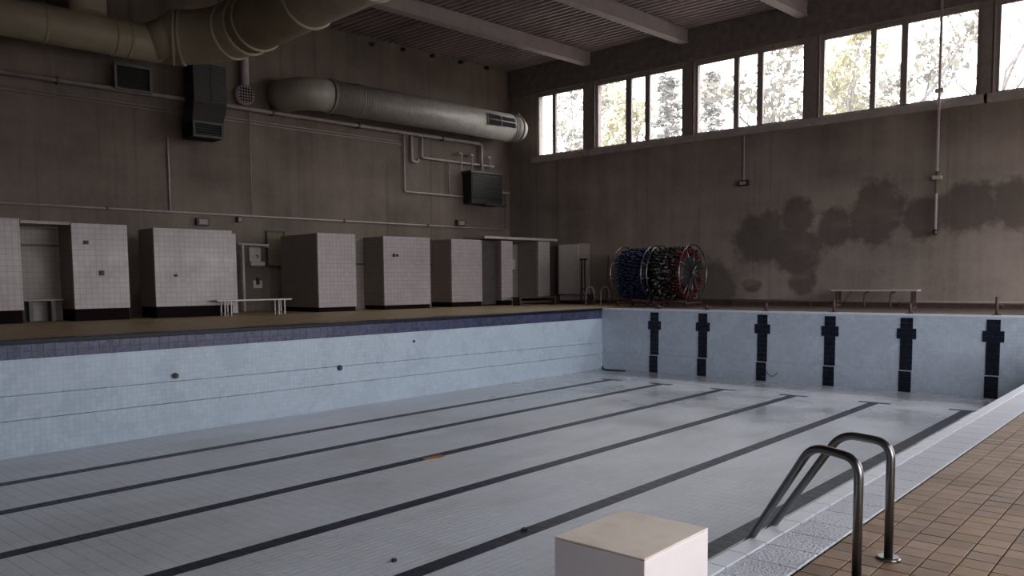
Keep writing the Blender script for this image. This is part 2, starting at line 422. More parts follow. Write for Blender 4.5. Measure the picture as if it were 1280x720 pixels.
we = sroot('wall_pool_end', 'far end wall of the drained pool with dark lane targets')
X0, X1 = XL, XR + .3
obj('upper_course', MB().box(X0, X1, D, D + .35, -1.545, 0), 'pool_end_white', we)
obj('lower_course', MB().box(X0, X1, D - .06, D + .35, ZF - .05, -1.545), 'pool_end_white', we)
obj('capping', MB().box(X0, X1, D - .012, D + .35, -.045, .004), 'edge_tile', we, .006)
def end_tile(w_, h_):
    b = MB(); x, z, c, dd = w_ / 2, h_ / 2, .003, .02
    b.add([(-x,0,-z),(x,0,-z),(x,0,z),(-x,0,z),(-x,-dd+c,-z),(x,-dd+c,-z),(x,-dd+c,z),(-x,-dd+c,z),(-x+c,-dd,-z+c),(x-c,-dd,-z+c),(x-c,-dd,z-c),(-x+c,-dd,z-c)],
          [(0,1,5,4),(1,2,6,5),(2,3,7,6),(3,0,4,7),(4,5,9,8),(5,6,10,9),(6,7,11,10),(7,4,8,11),(8,9,10,11)])
    me = b.mesh('tile'); me.materials.append(M['dark_tile']); return me
et = end_tile(.155, .142); et2 = end_tile(.085, .142)
for lx in LANES:
    for r_ in range(10):
        z = -.175 - r_ * .146
        if z < -1.54: break
        for dx in (-.08, .08):
            o = obj('tile', et, None, we); o.location = (lx + dx + .015, D + .003, z)
        if r_ in (2, 3):
            for dx in (-.205, .205):
                o = obj('tile', et2, None, we); o.location = (lx + dx + .015, D + .003, z)
    for r_ in range(4):
        z = -1.64 - r_ * .146
        for dx in (-.08, .08):
            o = obj('tile', et, None, we); o.location = (lx + dx + .015, D - .057, z)
struct('wall_pool_right', MB().box(XR, XR + .3, YP, D, ZF - .05, ZR - .07), 'pool_white', 'right side wall of the pool below the walkway')
struct('wall_pool_near', MB().box(XL - .3, XR + .3, YP - .3, YP, ZF - .05, ZR - .02), 'pool_white', 'near end wall of the pool')

# ---- decks
dl = MB()
pA = LW(0, -.3); pB = LW(34, -.3)
dl.prism([(pB.x, pB.y), (XL - .3, YN - 1), (XL - .3, D), (XL - .3, W + .4), (pA.x, W + .4)], -.4, 0)
struct('floor_deck_left', dl, 'deck_left', 'olive brown tiled walkway in front of the cubicles')
struct('floor_deck_end', MB().box(XL - .3, XW + .3, D + .35, W + .4, -.6, 0), 'deck_end', 'walkway between pool and window wall')
fr = struct('floor_deck_right', MB().box(XR + .25, XW + .3, YN - .3, D + .35, ZR - .3, ZR - .012), 'grout_deck', 'brown tiled walkway on the right of the pool')
struct('floor_deck_near', MB().box(XL - .3, XR + .25, YN - .3, YP - .3, ZR - .3, ZR), 'deck_right_far')
# tiles of right deck
XG = XR + .11 + .29 + .012
cells = []
for ix in range(36):
    for iy in range(int((13.0 - YN) / .15)):
        cells.append((XG + .15 * (ix + .5), YN + .15 * (iy + .5)))
vis = sorted([c for c in cells if seen(c[0], c[1], ZR)], key=lambda c: seen(c[0], c[1], ZR)[2])
pick = set(vis[:300]); dt = tile_mesh('tile', .1415, .1415, .02, 'brown_tile', .0015); rest = MB()
for c in vis[:300]:
    o = obj('tile', dt, None, fr); o.location = (c[0], c[1], ZR + random.uniform(-.0012, .0012)); o.rotation_euler = (random.uniform(-.006, .006), random.uniform(-.006, .006), 0)
for c in cells:
    if c not in pick: add_tile(rest, c[0], c[1], ZR + random.uniform(-.0012, .0012), .1415, .1415, c=.0015)
tag(obj('tile_field', rest, 'brown_tile', fr), 'small brown square tiles', kind='stuff')
ye = YN + .15 * int((13.0 - YN) / .15)
tag(obj('far_tile_field', MB().box(XG, XW, ye, D + .3, ZR - .1, ZR), 'deck_right_far', fr), kind='stuff')
# pool edge: white edge tiles and ribbed grey grip tiles
pe = sroot('trim_7', 'white and grey tiled pool edge along the right walkway')
obj('bedding', MB().box(XR + .01, XG, YN, D, ZR - .09, ZR - .012), 'grout_deck', pe)
wt = MB(); wt.box(-.053, .053, -.120, .120, -.075, 0); wtm = wt.mesh('edge_tile'); wtm.materials.append(M['edge_tile'])
gt = tile_mesh('grip_tile', .282, .282, .02, 'grip_tile', .004)
y = YP + .125
while y < D:
    o = obj('edge_tile', wtm, None, pe); o.location = (XR + .055, y, ZR + .006)
    y += .25
y = YP + .145
while y < D:
    o = obj('grip_tile', gt, None, pe); o.location = (XR + .11 + .145, y, ZR)
    y += .29

# ---- room walls
lwm = MB(); lwm.box(0, 34.5, 0, .35, -.6, ZC + .4)
# left wall in its own frame (x runs away from the camera, y into the wall)
o = struct('wall_left', lwm, 'left_concrete', 'stained brown concrete wall behind the cubicles'); o.location = LW(33.5, 0); o.rotation_euler = (0, 0, ROT)
Z0, Z1 = 6.66, 9.40
WINS = [(-23.74, -21.12, [(-23.67, -22.88), (-22.70, -21.20)]),
        (-20.48, -16.28, [(-20.40, -18.98), (-18.71, -18.05), (-17.83, -16.36)]),
        (-15.74, -11.42, [(-15.66, -14.15), (-13.95, -13.22), (-13.0, -11.50)]),
        (-10.84, -5.92, [(-10.76, -9.20), (-9.02, -8.23), (-8.03, -6.0)]),
        (-5.45, -1.15, [(-5.37, -3.8), (-3.62, -2.88), (-2.7, -1.23)]),
        (-.65, 3.5, [(-.57, .95), (1.13, 1.8), (1.98, 3.42)])]
wm = MB(); xl = LW(0, -.4).x
wm.box(xl, XW + .3, W, W + .4, -.6, Z0); wm.box(xl, XW + .3, W, W + .4, Z1, ZC + .4)
xs = xl
for a, b_, _ in WINS:
    wm.box(xs, a, W, W + .4, Z0, Z1); xs = b_
wm.box(xs, XW + .3, W, W + .4, Z0, Z1)
struct('wall_end', wm, 'end_concrete', 'stained brown concrete wall under the window strip')
struct('trim_8', MB().box(LW(0, .05).x, XW, W - .1, W - .002, Z1 + .1, ZC), 'fascia', 'dark fascia above the windows')
for i in range(len(WINS) - 1):
    a, b_ = WINS[i][1], WINS[i + 1][0]
    pm = MB(); pm.box(a + .05, b_ - .12, W - .06, W - .001, Z0, Z1 + .1); pm.box(b_ - .09, b_ - .045, W - .05, W - .001, Z0, Z1 + .1)
    struct('trim_%d' % (9 + i), pm, 'frame_grey', 'dark pier between the windows')
for i, (a, b_, panes) in enumerate(WINS):
    r = sroot('window_%d' % (i + 1), None, ((a + b_) / 2, W, Z0)); cx = (a + b_) / 2; H = Z1 - Z0
    f = MB(); y0, y1 = .03, .13
    f.box(a - cx, panes[0][0] - cx, y0, y1, 0, H); f.box(panes[-1][1] - cx, b_ - cx, y0, y1, 0, H)
    f.box(panes[0][0] - cx, panes[-1][1] - cx, y0, y1, 0, .07); f.box(panes[0][0] - cx, panes[-1][1] - cx, y0, y1, H - .07, H)
    obj('frame', f, 'frame_grey', r)
    for k in range(len(panes) - 1):
        obj('mullion', MB().box(panes[k][1] - cx, panes[k + 1][0] - cx, y0 - .02, y1, .07, H - .07), 'frame_grey', r)
    for (pa, pb) in panes:
        obj('pane', MB().box(pa - cx, pb - cx, .075, .085, .07, H - .07), 'hazy_glass', r)
    obj('sill', MB().box(a - .3 - cx, b_ + .28 - cx, -.12, .03, -.27, -.0), 'sill', r, .01)
    portal((cx, W + .45, (Z0 + Z1) / 2), (math.radians(-90), 0, 0), b_ - a, H)
# right wall with tall windows (behind/right of the camera)
RZ0, RZ1 = .1, 5.5
RW = [(.4, 4.7)] + [(y0, y0 + 4.45) for y0 in (9.9, 14.7, 19.5, 24.3)]
wr = MB(); wr.box(XW, XW + .35, YN - .3, W + .4, -.8, RZ0); wr.box(XW, XW + .35, YN - .3, W + .4, RZ1, ZC + .4)
ys = YN - .3
for a, b_ in RW: wr.box(XW, XW + .35, ys, a, RZ0, RZ1); ys = b_
wr.box(XW, XW + .35, ys, W + .4, RZ0, RZ1)
struct('wall_right', wr, 'plain_concrete', 'concrete wall with tall windows beside the brown walkway')
for i, (a, b_) in enumerate(RW):
    r = sroot('window_%d' % (i + 7), None, (XW, (a + b_) / 2, RZ0)); h = (b_ - a) / 2; H = RZ1 - RZ0
    f = MB(); f.box(.1, .2, -h, -h + .08, 0, H); f.box(.1, .2, h - .08, h, 0, H); f.box(.1, .2, -h + .08, h - .08, 0, .08); f.box(.1, .2, -h + .08, h - .08, H - .08, H)
    obj('frame', f, 'frame_grey', r)
    for yy in (-.7, .7): obj('mullion', MB().box(.1, .2, yy - .05, yy + .05, .08, H - .08), 'frame_grey', r)
    for pa, pb in ((-h + .08, -.75), (-.65, .65), (.75, h - .08)): obj('pane', MB().box(.145, .155, pa, pb, .08, H - .08), 'hazy_glass', r)
    portal((XW + .4, (a + b_) / 2, (RZ0 + RZ1) / 2), (0, math.radians(90), 0), H, b_ - a)
struct('wall_near', MB().box(-29.5, XW + .3, YN - .35, YN, -.8, ZC + .4), 'plain_concrete', 'concrete wall behind the viewer')
# corrugated ceiling
cm = MB(); y = YN - .3; prof = []
while y < W + .4:
    prof += [(y, ZC), (y + .075, ZC), (y + .095, ZC + .22), (y + .28, ZC + .22)]; y += .30
vs = [(x, yy, zz) for x in (-29.5, XW + .3) for yy, zz in prof]; n = len(prof)
cm.add(vs, [(i, i + 1, n + i + 1, n + i) for i in range(n - 1)])
cm.box(-29.5, XW + .3, YN - .3, W + .4, ZC + .3, ZC + .4)
struct('ceiling', cm, 'corrugated', 'dark corrugated metal ceiling')
struct('baseboard_end', MB().box(LW(0, .3).x, XW, W - .03, W - .001, 0, .14), 'rust_metal', 'dark red brown skirting along the window wall')
struct('ground', MB().box(-160, 140, -120, 200, -2.7, -2.5), 'grass', 'dry brown lawn outside')

# ---- roof beams
for i, (x0, lab) in enumerate([(-20.86, 'grey steel roof beam nearest the left concrete wall'), (-16.2, 'grey steel roof beam, middle of the three in view'), (-11.5, 'grey steel roof beam farthest from the left concrete wall')]):
    d_ = Vector((math.sin(math.radians(4.2)), math.cos(math.radians(4.2)), 0)); L = 30.5
    r = thing('roof_beam', lab, 'beam', Vector((x0, W - .12, 10.22)) - d_ * L, math.pi / 2 - math.radians(4.2), 'steel roof beams')
    obj('bottom_flange', MB().box(0, L, -.19, .19, 0, .05), 'beam_paint', r)
    obj('web', MB().box(0, L, -.165, .165, .05, .47), 'beam_paint', r)
    obj('top_flange', MB().box(0, L, -.19, .19, .47, .52), 'beam_paint', r)

# ================================================================== THINGS ON THE LEFT WALL
class LF:
    """a thing placed in the left wall's frame"""
    def __init__(s, name, label, cat, t, n, z, group=None):
        s.t, s.n, s.z = t, n, z; s.r = thing(name, label, cat, LW(t, n, z), ROT, group)
    def p(s, t, n, z): return Vector((s.t - t, s.n - n, z - s.z))
    def bx(s, mb, t0, t1, n0, n1, z0, z1): return mb.box(s.t - t1, s.t - t0, s.n - n1, s.n - n0, z0 - s.z, z1 - s.z)

def cabin(label, t0, t1, n0, n1, h, kick, fit=(), side='cabin_side', name='changing_cubicle'):
    c = LF(name, label, 'cubicle', t1, n1, 0, 'tiled changing cubicles')
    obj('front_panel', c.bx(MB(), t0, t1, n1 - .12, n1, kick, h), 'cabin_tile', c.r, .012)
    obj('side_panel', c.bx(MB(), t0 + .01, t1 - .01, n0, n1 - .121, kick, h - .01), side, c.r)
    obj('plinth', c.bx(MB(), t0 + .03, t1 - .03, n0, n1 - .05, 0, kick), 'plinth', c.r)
    for (ft, fz, w_, h_) in fit:
        b = MB(); c.bx(b, ft - w_ / 2, ft + w_ / 2, n1, n1 + .04, fz - h_ / 2, fz + h_ / 2); c.bx(b, ft - w_ / 4, ft + w_ / 4, n1 + .04, n1 + .07, fz - h_ / 4, fz + h_ / 4)
        obj('coat_hook', b, 'dark_unit', c.r)
    return c
NF = 3.5
cabin('white tiled cubicle cut off by the left picture edge', 21.3, 23.6, 2.3, NF, 2.74, .34)
cabin('white tiled cubicle with two dark fittings, second from the left', 18.62, 20.08, 2.3, NF, 2.68, .33, ((19.72, 2.16, .12, .1), (19.35, 1.32, .12, .14)))
cabin('wide white tiled cubicle behind the end of the white bench', 15.5, 17.9, 2.3, NF, 2.64, .33, ((17.3, 1.25, .09, .07),))
cabin('white tiled cubicle with a broad brown side, right of the notice board', 10.98, 12.5, 1.0, NF, 2.68, .15)
cabin('white tiled cubicle with a dark double hook high on its front', 7.66, 9.8, 2.2, NF, 2.66, .15, ((9.35, 1.97, .1, .11), (9.2, 1.97, .07, .09)))
cabin('white tiled cubicle fourth from the window wall, with plain front', 5.0, 6.6, 2.2, NF, 2.65, .19)
cabin('narrow pale cubicle front under the projecting roof slab', 3.27, 3.92, 2.2, NF, 2.66, .2)
cabin('narrow pale cubicle at the end of the roof slab', 1.0, 1.72, 2.2, NF, 2.7, .3)
# partition walls behind the cubicles
pt = LF('partition_wall', 'pale partition joining the two cubicles nearest the left picture edge', 'partition', 23.6, 2.3, 0)
obj('panel', pt.bx(MB(), 18.65, 23.6, 2.18, 2.298, 0, 2.6), 'cabin_side', pt.r)
obj('lintel', pt.bx(MB(), 20.1, 21.28, 2.3, NF, 2.62, 2.7), 'cabin_side', pt.r)
obj('rail', pt.bx(MB(), 20.1, 21.28, 2.3, 2.36, 2.07, 2.13), 'dark_metal', pt.r)
pt2 = LF('partition_wall', 'pale partition joining the row of cubicles nearest the window wall', 'partition', 10.96, 2.2, 0)
obj('panel', pt2.bx(MB(), 1.0, 10.96, 2.08, 2.198, 0, 2.6), 'cabin_side', pt2.r)
for a, b_ in ((9.82, 10.96), (6.62, 7.64)): obj('rail', pt2.bx(MB(), a, b_, 2.2, 2.26, 1.64, 1.70), 'dark_metal', pt2.r)
st = LF('partition_wall', 'narrow set-back pale panel beside the wide cubicle', 'partition', 15.48, 2.9, 0)
obj('panel', st.bx(MB(), 15.1, 15.48, 2.0, 2.9, .05, 2.58), 'cabin_tile', st.r)
rs = LF('roof_slab', 'thin pale roof slab over the last cubicles by the window wall', 'slab', 4.9, NF, 2.72)
obj('slab', rs.bx(MB(), .55, 4.9, 2.2, NF + .05, 2.72, 2.82), 'sill', rs.r, .01)
dd = LF('cubicle_door', 'dark violet grey door panel between the last cubicles', 'door', 4.95, 3.2, 0)
obj('leaf', dd.bx(MB(), 3.95, 4.95, 3.12, 3.18, .05, 2.6), 'dark_metal', dd.r); obj('handle', dd.bx(MB(), 4.05, 4.15, 3.18, 3.23, 1.1, 1.14), 'steel', dd.r)
sd = LF('soap_dispenser', 'small grey dispenser on the recess wall under the roof slab', 'dispenser', 1.9, 2.2, 1.4)
obj('body', sd.bx(MB(), 1.95, 2.2, 2.201, 2.32, 1.5, 1.95), 'white_paint', sd.r, .02); obj('spout', sd.bx(MB(), 2.03, 2.12, 2.22, 2.3, 1.4, 1.5), 'dark_metal', sd.r)
# tall white locker against the window wall
lk = thing('locker', 'tall pale locker standing against the window wall beside the cubicles', 'locker', (-21.4, 28.55, 0))
obj('carcass', MB().box(-.58, .62, -.25, .5, .12, 2.6), 'cabin_side', lk); obj('door', MB().box(-.5, .6, -.29, -.252, .16, 2.56), 'white_paint', lk, .01); obj('plinth', MB().box(-.54, .58, -.2, .48, 0, .12), 'plinth', lk)
# bench in the first recess
def bench(name, label, t0, t1, n0, n1, ztop, mat, lmat, group=None):
    b = LF(name, label, 'bench', t1, n1, 0, group)
    nn = 3; wd = (n1 - n0) / nn
    for k in range(nn): obj('slat', b.bx(MB(), t0, t1, n0 + wd * k, n0 + wd * (k + 1) - .012, ztop - .045, ztop), mat, b.r, .006)
    for tt in (t0 + .35, t1 - .35):
        lg = MB(); b.bx(lg, tt - .12, tt - .085, n0 + .03, n0 + .065, 0, ztop - .046); b.bx(lg, tt - .12, tt - .085, n1 - .065, n1 - .03, 0, ztop - .046)
        b.bx(lg, tt - .12, tt - .085, n0 + .066, n1 - .066, .06, .09)
        obj('leg', lg, lmat, b.r)
        lg = MB(); b.bx(lg, tt + .085, tt + .12, n0 + .03, n0 + .065, 0, ztop - .046); b.bx(lg, tt + .085, tt + .12, n1 - .065, n1 - .03, 0, ztop - .046)
        b.bx(lg, tt + .085, tt + .12, n0 + .066, n1 - .066, .06, .09)
        obj('leg', lg, lmat, b.r)
    return b
bench('bench', 'long white slatted bench standing before the wide cubicle', 13.75, 16.25, 3.6, 3.95, .5, 'white_paint', 'white_paint')
rb = LF('bench', 'small pale bench inside the leftmost cubicle recess', 'bench', 21.2, 2.8, 0)
obj('seat', rb.bx(MB(), 20.15, 21.25, 2.36, 2.8, .56, .62), 'cabin_side', rb.r, .008)
for tt in (20.95, 20.4): obj('leg', rb.bx(MB(), tt - .05, tt + .05, 2.42, 2.74, 0, .559), 'dark_metal', rb.r)
# alcove wall
nb = LF('notice_board', 'dark framed brown board on the wall beside the cubicle', 'board', 12.5, .06, 1.6)
obj('panel', nb.bx(MB(), 11.85, 12.5, 0.005, .05, 1.65, 2.87), 'board', nb.r)
fb = MB(); nb.bx(fb, 11.8, 11.85, .005, .08, 1.6, 2.92); nb.bx(fb, 12.5, 12.55, .005, .08, 1.6, 2.92); nb.bx(fb, 11.85, 12.5, .005, .08, 2.87, 2.92); nb.bx(fb, 11.85, 12.5, .005, .08, 1.6, 1.65); obj('frame', fb, 'dark_unit', nb.r)
pf = LF('pipe_frame', 'white upright pipe with a top rail in the wall alcove', 'pipe', 13.6, .2, 0)
pp = MB().tube([pf.p(13.6, .3, 0), pf.p(13.6, .3, 2.38)], .05, 10); obj('upright', pp, 'white_paint', pf.r)
obj('top_rail', MB().tube([pf.p(13.8, .3, 2.4), pf.p(12.6, .3, 2.36)], .04, 10), 'white_paint', pf.r); obj('bracket', pf.bx(MB(), 12.6, 12.7, .0, .3, 2.3, 2.42), 'white_paint', pf.r)
hd = LF('wash_basin', 'small white wall basin with a tap in the alcove', 'basin', 13.0, .3, 1.6)
b = MB(); hd.bx(b, 12.75, 13.3, .005, .3, 1.62, 1.78); hd.bx(b, 12.8, 13.25, .005, .1, 1.78, 2.3); obj('body', b, 'white_paint', hd.r, .03)
obj('tap', MB().tube(rounded([hd.p(13.0, .1, 2.0), hd.p(13.0, .25, 2.0), hd.p(13.0, .25, 1.9)], .04), .02, 8), 'steel', hd.r)
ps = LF('paper_notice', 'small white notice with a dark fitting low on the alcove wall', 'notice', 13.1, .02, .82)
obj('sheet', ps.bx(MB(), 12.75, 13.1, .004, .02, .82, 1.1), 'white_paint', ps.r); obj('fitting', ps.bx(MB(), 12.88, 12.98, .021, .09, .95, 1.2), 'dark_unit', ps.r)

# ---- pipes and cables
def lpipe(name, label, pts, r, mat, rr=.15, cat='pipe', clips=None):
    t, n, z = pts[0]; c = LF(name, label, cat, t, n, z)
    obj('run', MB().tube(rounded([c.p(*q) for q in pts], rr), r, 10), mat, c.r)
    for (ct, cn, cz) in (clips or ()):
        b = MB(); c.bx(b, ct - .03, ct + .03, .0, cn + r + .02, cz - r - .03, cz + r + .03); obj('clip', b, 'dark_metal', c.r)
    return c
lpipe('heating_pipe', 'thick pale grey pipe running along the left wall', [(26, .16, 7.2), (1.92, .16, 7.2), (1.92, .16, 5.9)], .075, 'pipe_grey', .18, clips=[(tt, .16, 7.2) for tt in (22.5, 19.3, 12.2, 8.5, 4.2)])
lpipe('cable', 'upper of two thin cables below the thick wall pipe', [(26, .05, 6.82), (6.32, .05, 6.82)], .02, 'cable_grey', cat='cable')
lpipe('cable', 'lower of two thin cables below the thick wall pipe', [(26, .05, 6.72), (6.32, .05, 6.72)], .02, 'cable_grey', cat='cable')
lpipe('conduit', 'thin horizontal conduit just above the cubicles', [(26, .06, 3.42), (.35, .06, 3.42)], .032, 'pipe_grey', clips=[(tt, .06, 3.42) for tt in (18, 9.2, 5)])
lpipe('conduit', 'thin upright conduit under the dark fan heater', [(16.0, .05, 5.9), (16.0, .05, 3.46)], .03, 'pipe_grey')
lpipe('conduit', 'thin upright conduit under the caged wall lamp', [(13.1, .12, 7.1), (13.1, .12, 3.46)], .022, 'cable_grey')
lpipe('conduit', 'thin upright conduit in the corner below the wall heater', [(.3, .05, 5.1), (.3, .05, 3.46)], .022, 'cable_grey')
lpipe('conduit', 'bent thin conduit dropping from the thick pipe to the wall heater', [(6.22, .08, 7.1), (6.22, .08, 4.78), (2.97, .08, 4.78)], .035, 'pipe_grey', .06)
lpipe('drain_pipe', 'stout short pipe with a hooked end under the thick pipe', [(5.84, .1, 7.12), (5.84, .1, 6.06), (5.5, .1, 6.06), (5.5, .1, 6.2)], .06, 'pipe_grey', .14)
lpipe('drain_pipe', 'stepped pipe branching right above the wall heater', [(5.28, .1, 7.12), (5.28, .1, 6.27), (1.1, .1, 6.27)], .045, 'pipe_grey', .08)
lpipe('valve_pipe', 'slim upright valve pipe left of the wall heater', [(3.83, .1, 6.22), (3.83, .1, 4.85)], .028, 'cable_grey')
for tt, lb in ((3.16, 'left small pipe stub with a knob above the wall heater'), (2.5, 'middle small pipe stub with a knob above the wall heater'), (1.42, 'right small pipe stub with a knob above the wall heater')):
    c = LF('valve', lb, 'valve', tt, .19, 6.2, 'valves above the wall heater'); obj('stub', MB().tube([c.p(tt, .19, 5.9), c.p(tt, .19, 6.62)], .025, 8), 'pipe_grey', c.r)
    obj('knob', MB().tube([c.p(tt - .05, .19, 6.62), c.p(tt + .19, .19, 6.66)], .055, 10), 'pipe_grey', c.r)
lpipe('bracket_bar', 'short pale bar on the right of the wall heater', [(1.0, .08, 5.14), (.12, .08, 5.12)], .06, 'pipe_grey')
for (t0, z0, w_, h_, lb) in ((14.93, 3.13, .45, .26, 'larger grey junction box above the bench alcove'), (13.6, 3.27, .16, .2, 'small dark junction box beside the upright conduit'), (3.16, 3.6, .5, .26, 'junction box above the cubicles near the window wall')):
    c = LF('junction_box', lb, 'box', t0, .1, z0, 'junction boxes on the thin conduit'); b = MB(); c.bx(b, t0 - w_ / 2, t0 + w_ / 2, .0, .16, z0 - h_ / 2, z0 + h_ / 2); obj('box', b, 'dark_metal', c.r, .015)
    b = MB(); c.bx(b, t0 - w_ / 3, t0 + w_ / 3, .161, .18, z0 - h_ / 3, z0 + h_ / 3); obj('lid', b, 'cable_grey', c.r)
# caged wall lamp with a thick conduit
cl = LF('caged_lamp', 'round caged wall lamp under a stout upright conduit', 'lamp', 13.25, .2, 7.3)
obj('conduit', MB().tube([cl.p(13.25, .2, 7.98), cl.p(13.25, .2, 9.6)], .14, 14), 'pipe_grey', cl.r)
b = MB(); pts = [(.34, 0), (.34, .12), (.28, .2)]
prof = []
for k in range(20):
    a = 2 * math.pi * k / 20; prof.append((math.cos(a), math.sin(a)))
zc = 7.67; vs = []
for (rr, nn) in ((.36, 0), (.36, .14), (.30, .22)):
    for ca, sa in prof: vs.append(cl.p(13.25 + rr * ca, .02 + nn, zc + rr * sa))
fs = [(i * 20 + k, i * 20 + (k + 1) % 20, (i + 1) * 20 + (k + 1) % 20, (i + 1) * 20 + k) for i in range(2) for k in range(20)] + [tuple(40 + k for k in range(20))]
b.add(vs, fs); obj('housing', b, 'pipe_grey', cl.r)
for q in (-.2, -.1, 0, .1, .2):
    h_ = math.sqrt(.3 ** 2 - q * q)
    obj('cage_bar', MB().tube([cl.p(13.25 - h_, .26, zc + q), cl.p(13.25 + h_, .26, zc + q)], .014, 6), 'void', cl.r)
    obj('cage_bar', MB().tube([cl.p(13.25 + q, .265, zc - h_), cl.p(13.25 + q, .265, zc + h_)], .014, 6), 'void', cl.r)
# fan heaters and vent
fh = LF('fan_heater', 'tall dark fan heater hanging below the large elbow duct', 'heater', 14.9, .8, 5.8)
b = MB(); fh.bx(b, 14.3, 15.45, .26, .95, 7.0, 8.3); obj('body', b, 'dark_unit', fh.r, .02)
for k in range(14): obj('fin', fh.bx(MB(), 14.32, 14.85, .952, 1.0, 7.06 + k * .085, 7.1 + k * .085), 'dark_metal', fh.r)
b = MB(); pa = [fh.p(15.45, .95, 7.0), fh.p(14.3, .95, 7.0), fh.p(14.3, .26, 7.0), fh.p(15.45, .26, 7.0), fh.p(15.6, 1.15, 6.35), fh.p(14.55, 1.15, 6.35), fh.p(14.55, .3, 6.35), fh.p(15.6, .3, 6.35)]
b.add(pa, [(0, 1, 5, 4), (1, 2, 6, 5), (2, 3, 7, 6), (3, 0, 4, 7), (0, 3, 2, 1), (4, 5, 6, 7)]); obj('hood', b, 'dark_metal', fh.r)
b = MB(); fh.bx(b, 14.55, 15.6, .3, 1.12, 5.85, 6.35); obj('outlet_box', b, 'void', fh.r)
fm = MB(); fh.bx(fm, 14.55, 15.6, 1.12, 1.17, 6.27, 6.35); fh.bx(fm, 14.55, 15.6, 1.12, 1.17, 5.83, 5.91); fh.bx(fm, 14.55, 14.63, 1.12, 1.17, 5.91, 6.27); fh.bx(fm, 15.52, 15.6, 1.12, 1.17, 5.91, 6.27); obj('outlet_frame', fm, 'dark_metal', fh.r)
for k in range(4): obj('louvre', fh.bx(MB(), 14.63, 15.52, 1.125, 1.15, 5.95 + k * .085, 5.97 + k * .085), 'dark_unit', fh.r)
h2 = LF('wall_heater', 'dark ribbed heater on the wall under the end of the long duct', 'heater', 2.0, .5, 4.4)
b = MB(); h2.bx(b, 1.05, 2.95, .05, .6, 4.45, 5.8); obj('body', b, 'dark_unit', h2.r, .02)
for k in range(11): obj('fin', h2.bx(MB(), 1.1, 2.9, .602, .64, 4.75 + k * .095, 4.79 + k * .095), 'dark_metal', h2.r)
b = MB(); h2.bx(b, 1.0, 2.3, .602, .85, 4.4, 4.46); obj('flap', b, 'dark_metal', h2.r)
b = MB(); h2.bx(b, 1.0, 3.0, .02, .66, 5.8, 5.9); obj('top_plate', b, 'dark_metal', h2.r)
vf = LF('wall_vent', 'dark framed louvre vent high on the left wall', 'vent', 17.1, .1, 7.2)
b = MB(); vf.bx(b, 16.6, 17.65, .26, .28, 7.2, 7.95); obj('recess', b, 'void', vf.r)
b = MB(); vf.bx(b, 16.55, 16.62, .26, .36, 7.17, 7.98); vf.bx(b, 17.63, 17.7, .26, .36, 7.17, 7.98); vf.bx(b, 16.62, 17.63, .26, .36, 7.92, 7.98); vf.bx(b, 16.62, 17.63, .26, .36, 7.17, 7.23); obj('frame', b, 'vent_frame', vf.r)
for k in range(7): obj('louvre', vf.bx(MB(), 16.62, 17.63, .29, .33, 7.28 + k * .09, 7.3 + k * .09), 'dark_unit', vf.r)

# ---- big ducts
def ring(c, axis, r, w_):
    a = Vector(axis).normalized(); return MB().tube([Vector(c) - a * w_, Vector(c) - a * w_ * .3, Vector(c) + a * w_ * .3, Vector(c) + a * w_], [r + .01, r + .05, r + .05, r + .01], 32)
dz = 8.5; rd = .55
du = LF('main_duct', 'huge beige round duct bending from the left wall out over the pool', 'duct', 17.0, 1.25, dz)
obj('wall_run', MB().tube([du.p(27, 1.25, dz), du.p(17.3, 1.25, dz), du.p(16.6, 1.28, dz + .02)], rd, 32), 'duct_beige', du.r)
R2 = .82; z2 = 8.78
el = [du.p(16.9, 1.27, dz + .03), du.p(16.2, 1.5, z2), du.p(15.55, 2.2, z2), du.p(15.15, 3.4, z2), du.p(15.05, 4.2, z2)]
el_p = rounded(el, .6); el_r = [R2 - .24 * max(0, 1 - k / 4) for k in range(len(el_p))]
obj('elbow', MB().tube(el_p, el_r, 32), 'duct_beige', du.r)
obj('cross_run', MB().tube([du.p(15.05, 4.2, z2), du.p(15.0, 29.0, z2)], R2, 32), 'duct_beige', du.r)
for (t_, n_, ax) in ((16.3, 1.5, (1, -.4, 0)), (16.05, 1.68, (1, -.7, 0)), (15.2, 3.35, (.3, -1, 0)), (15.07, 4.1, (.1, -1, 0)), (15.03, 4.7, (0, -1, 0)), (15.02, 7.6, (0, -1, 0)), (15.0, 10.6, (0, -1, 0))):
    obj('joint_ring', ring(du.p(t_, n_, z2 - (.08 if n_ < 1.4 else 0)), ax, R2, .06), 'duct_beige', du.r)
for t_ in (19.9, 18.0, 17.6): obj('joint_ring', ring(du.p(t_, 1.25, dz), (1, 0, 0), rd - .015, .05), 'duct_beige', du.r)
obj('riser', MB().tube([du.p(18.75, 1.5, dz + .45), du.p(18.75, 1.5, ZC - .002)], .5, 28), 'duct_beige', du.r)
sw = LF('wall_duct', 'long grey round duct along the left wall with a slotted outlet', 'duct', 6, 1.25, 7.86)
r3 = .6; zz = 7.86
obj('barrel', MB().tube([sw.p(10.5, 1.25, zz), sw.p(1.2, 1.25, zz)], r3, 36), 'galvanised', sw.r)
obj('end_cap', MB().tube([sw.p(1.2, 1.25, zz), sw.p(.75, 1.25, zz), sw.p(.45, 1.25, zz)], [r3, r3 * .95, r3 * .72], 36), 'galvanised', sw.r)
obj('tail', MB().tube(rounded([sw.p(10.55, 1.25, zz), sw.p(11.35, 1.2, zz - .02), sw.p(11.75, .75, zz - .04), sw.p(11.8, .02, zz - .04)], .45), r3 * .97, 32), 'duct_smooth', sw.r)
for t_ in (10.5, 9.3, 1.25, .8): obj('joint_ring', ring(sw.p(t_, 1.25, zz), (1, 0, 0), r3 - .01, .035), 'galvanised', sw.r)
b = MB(); nseg = 8
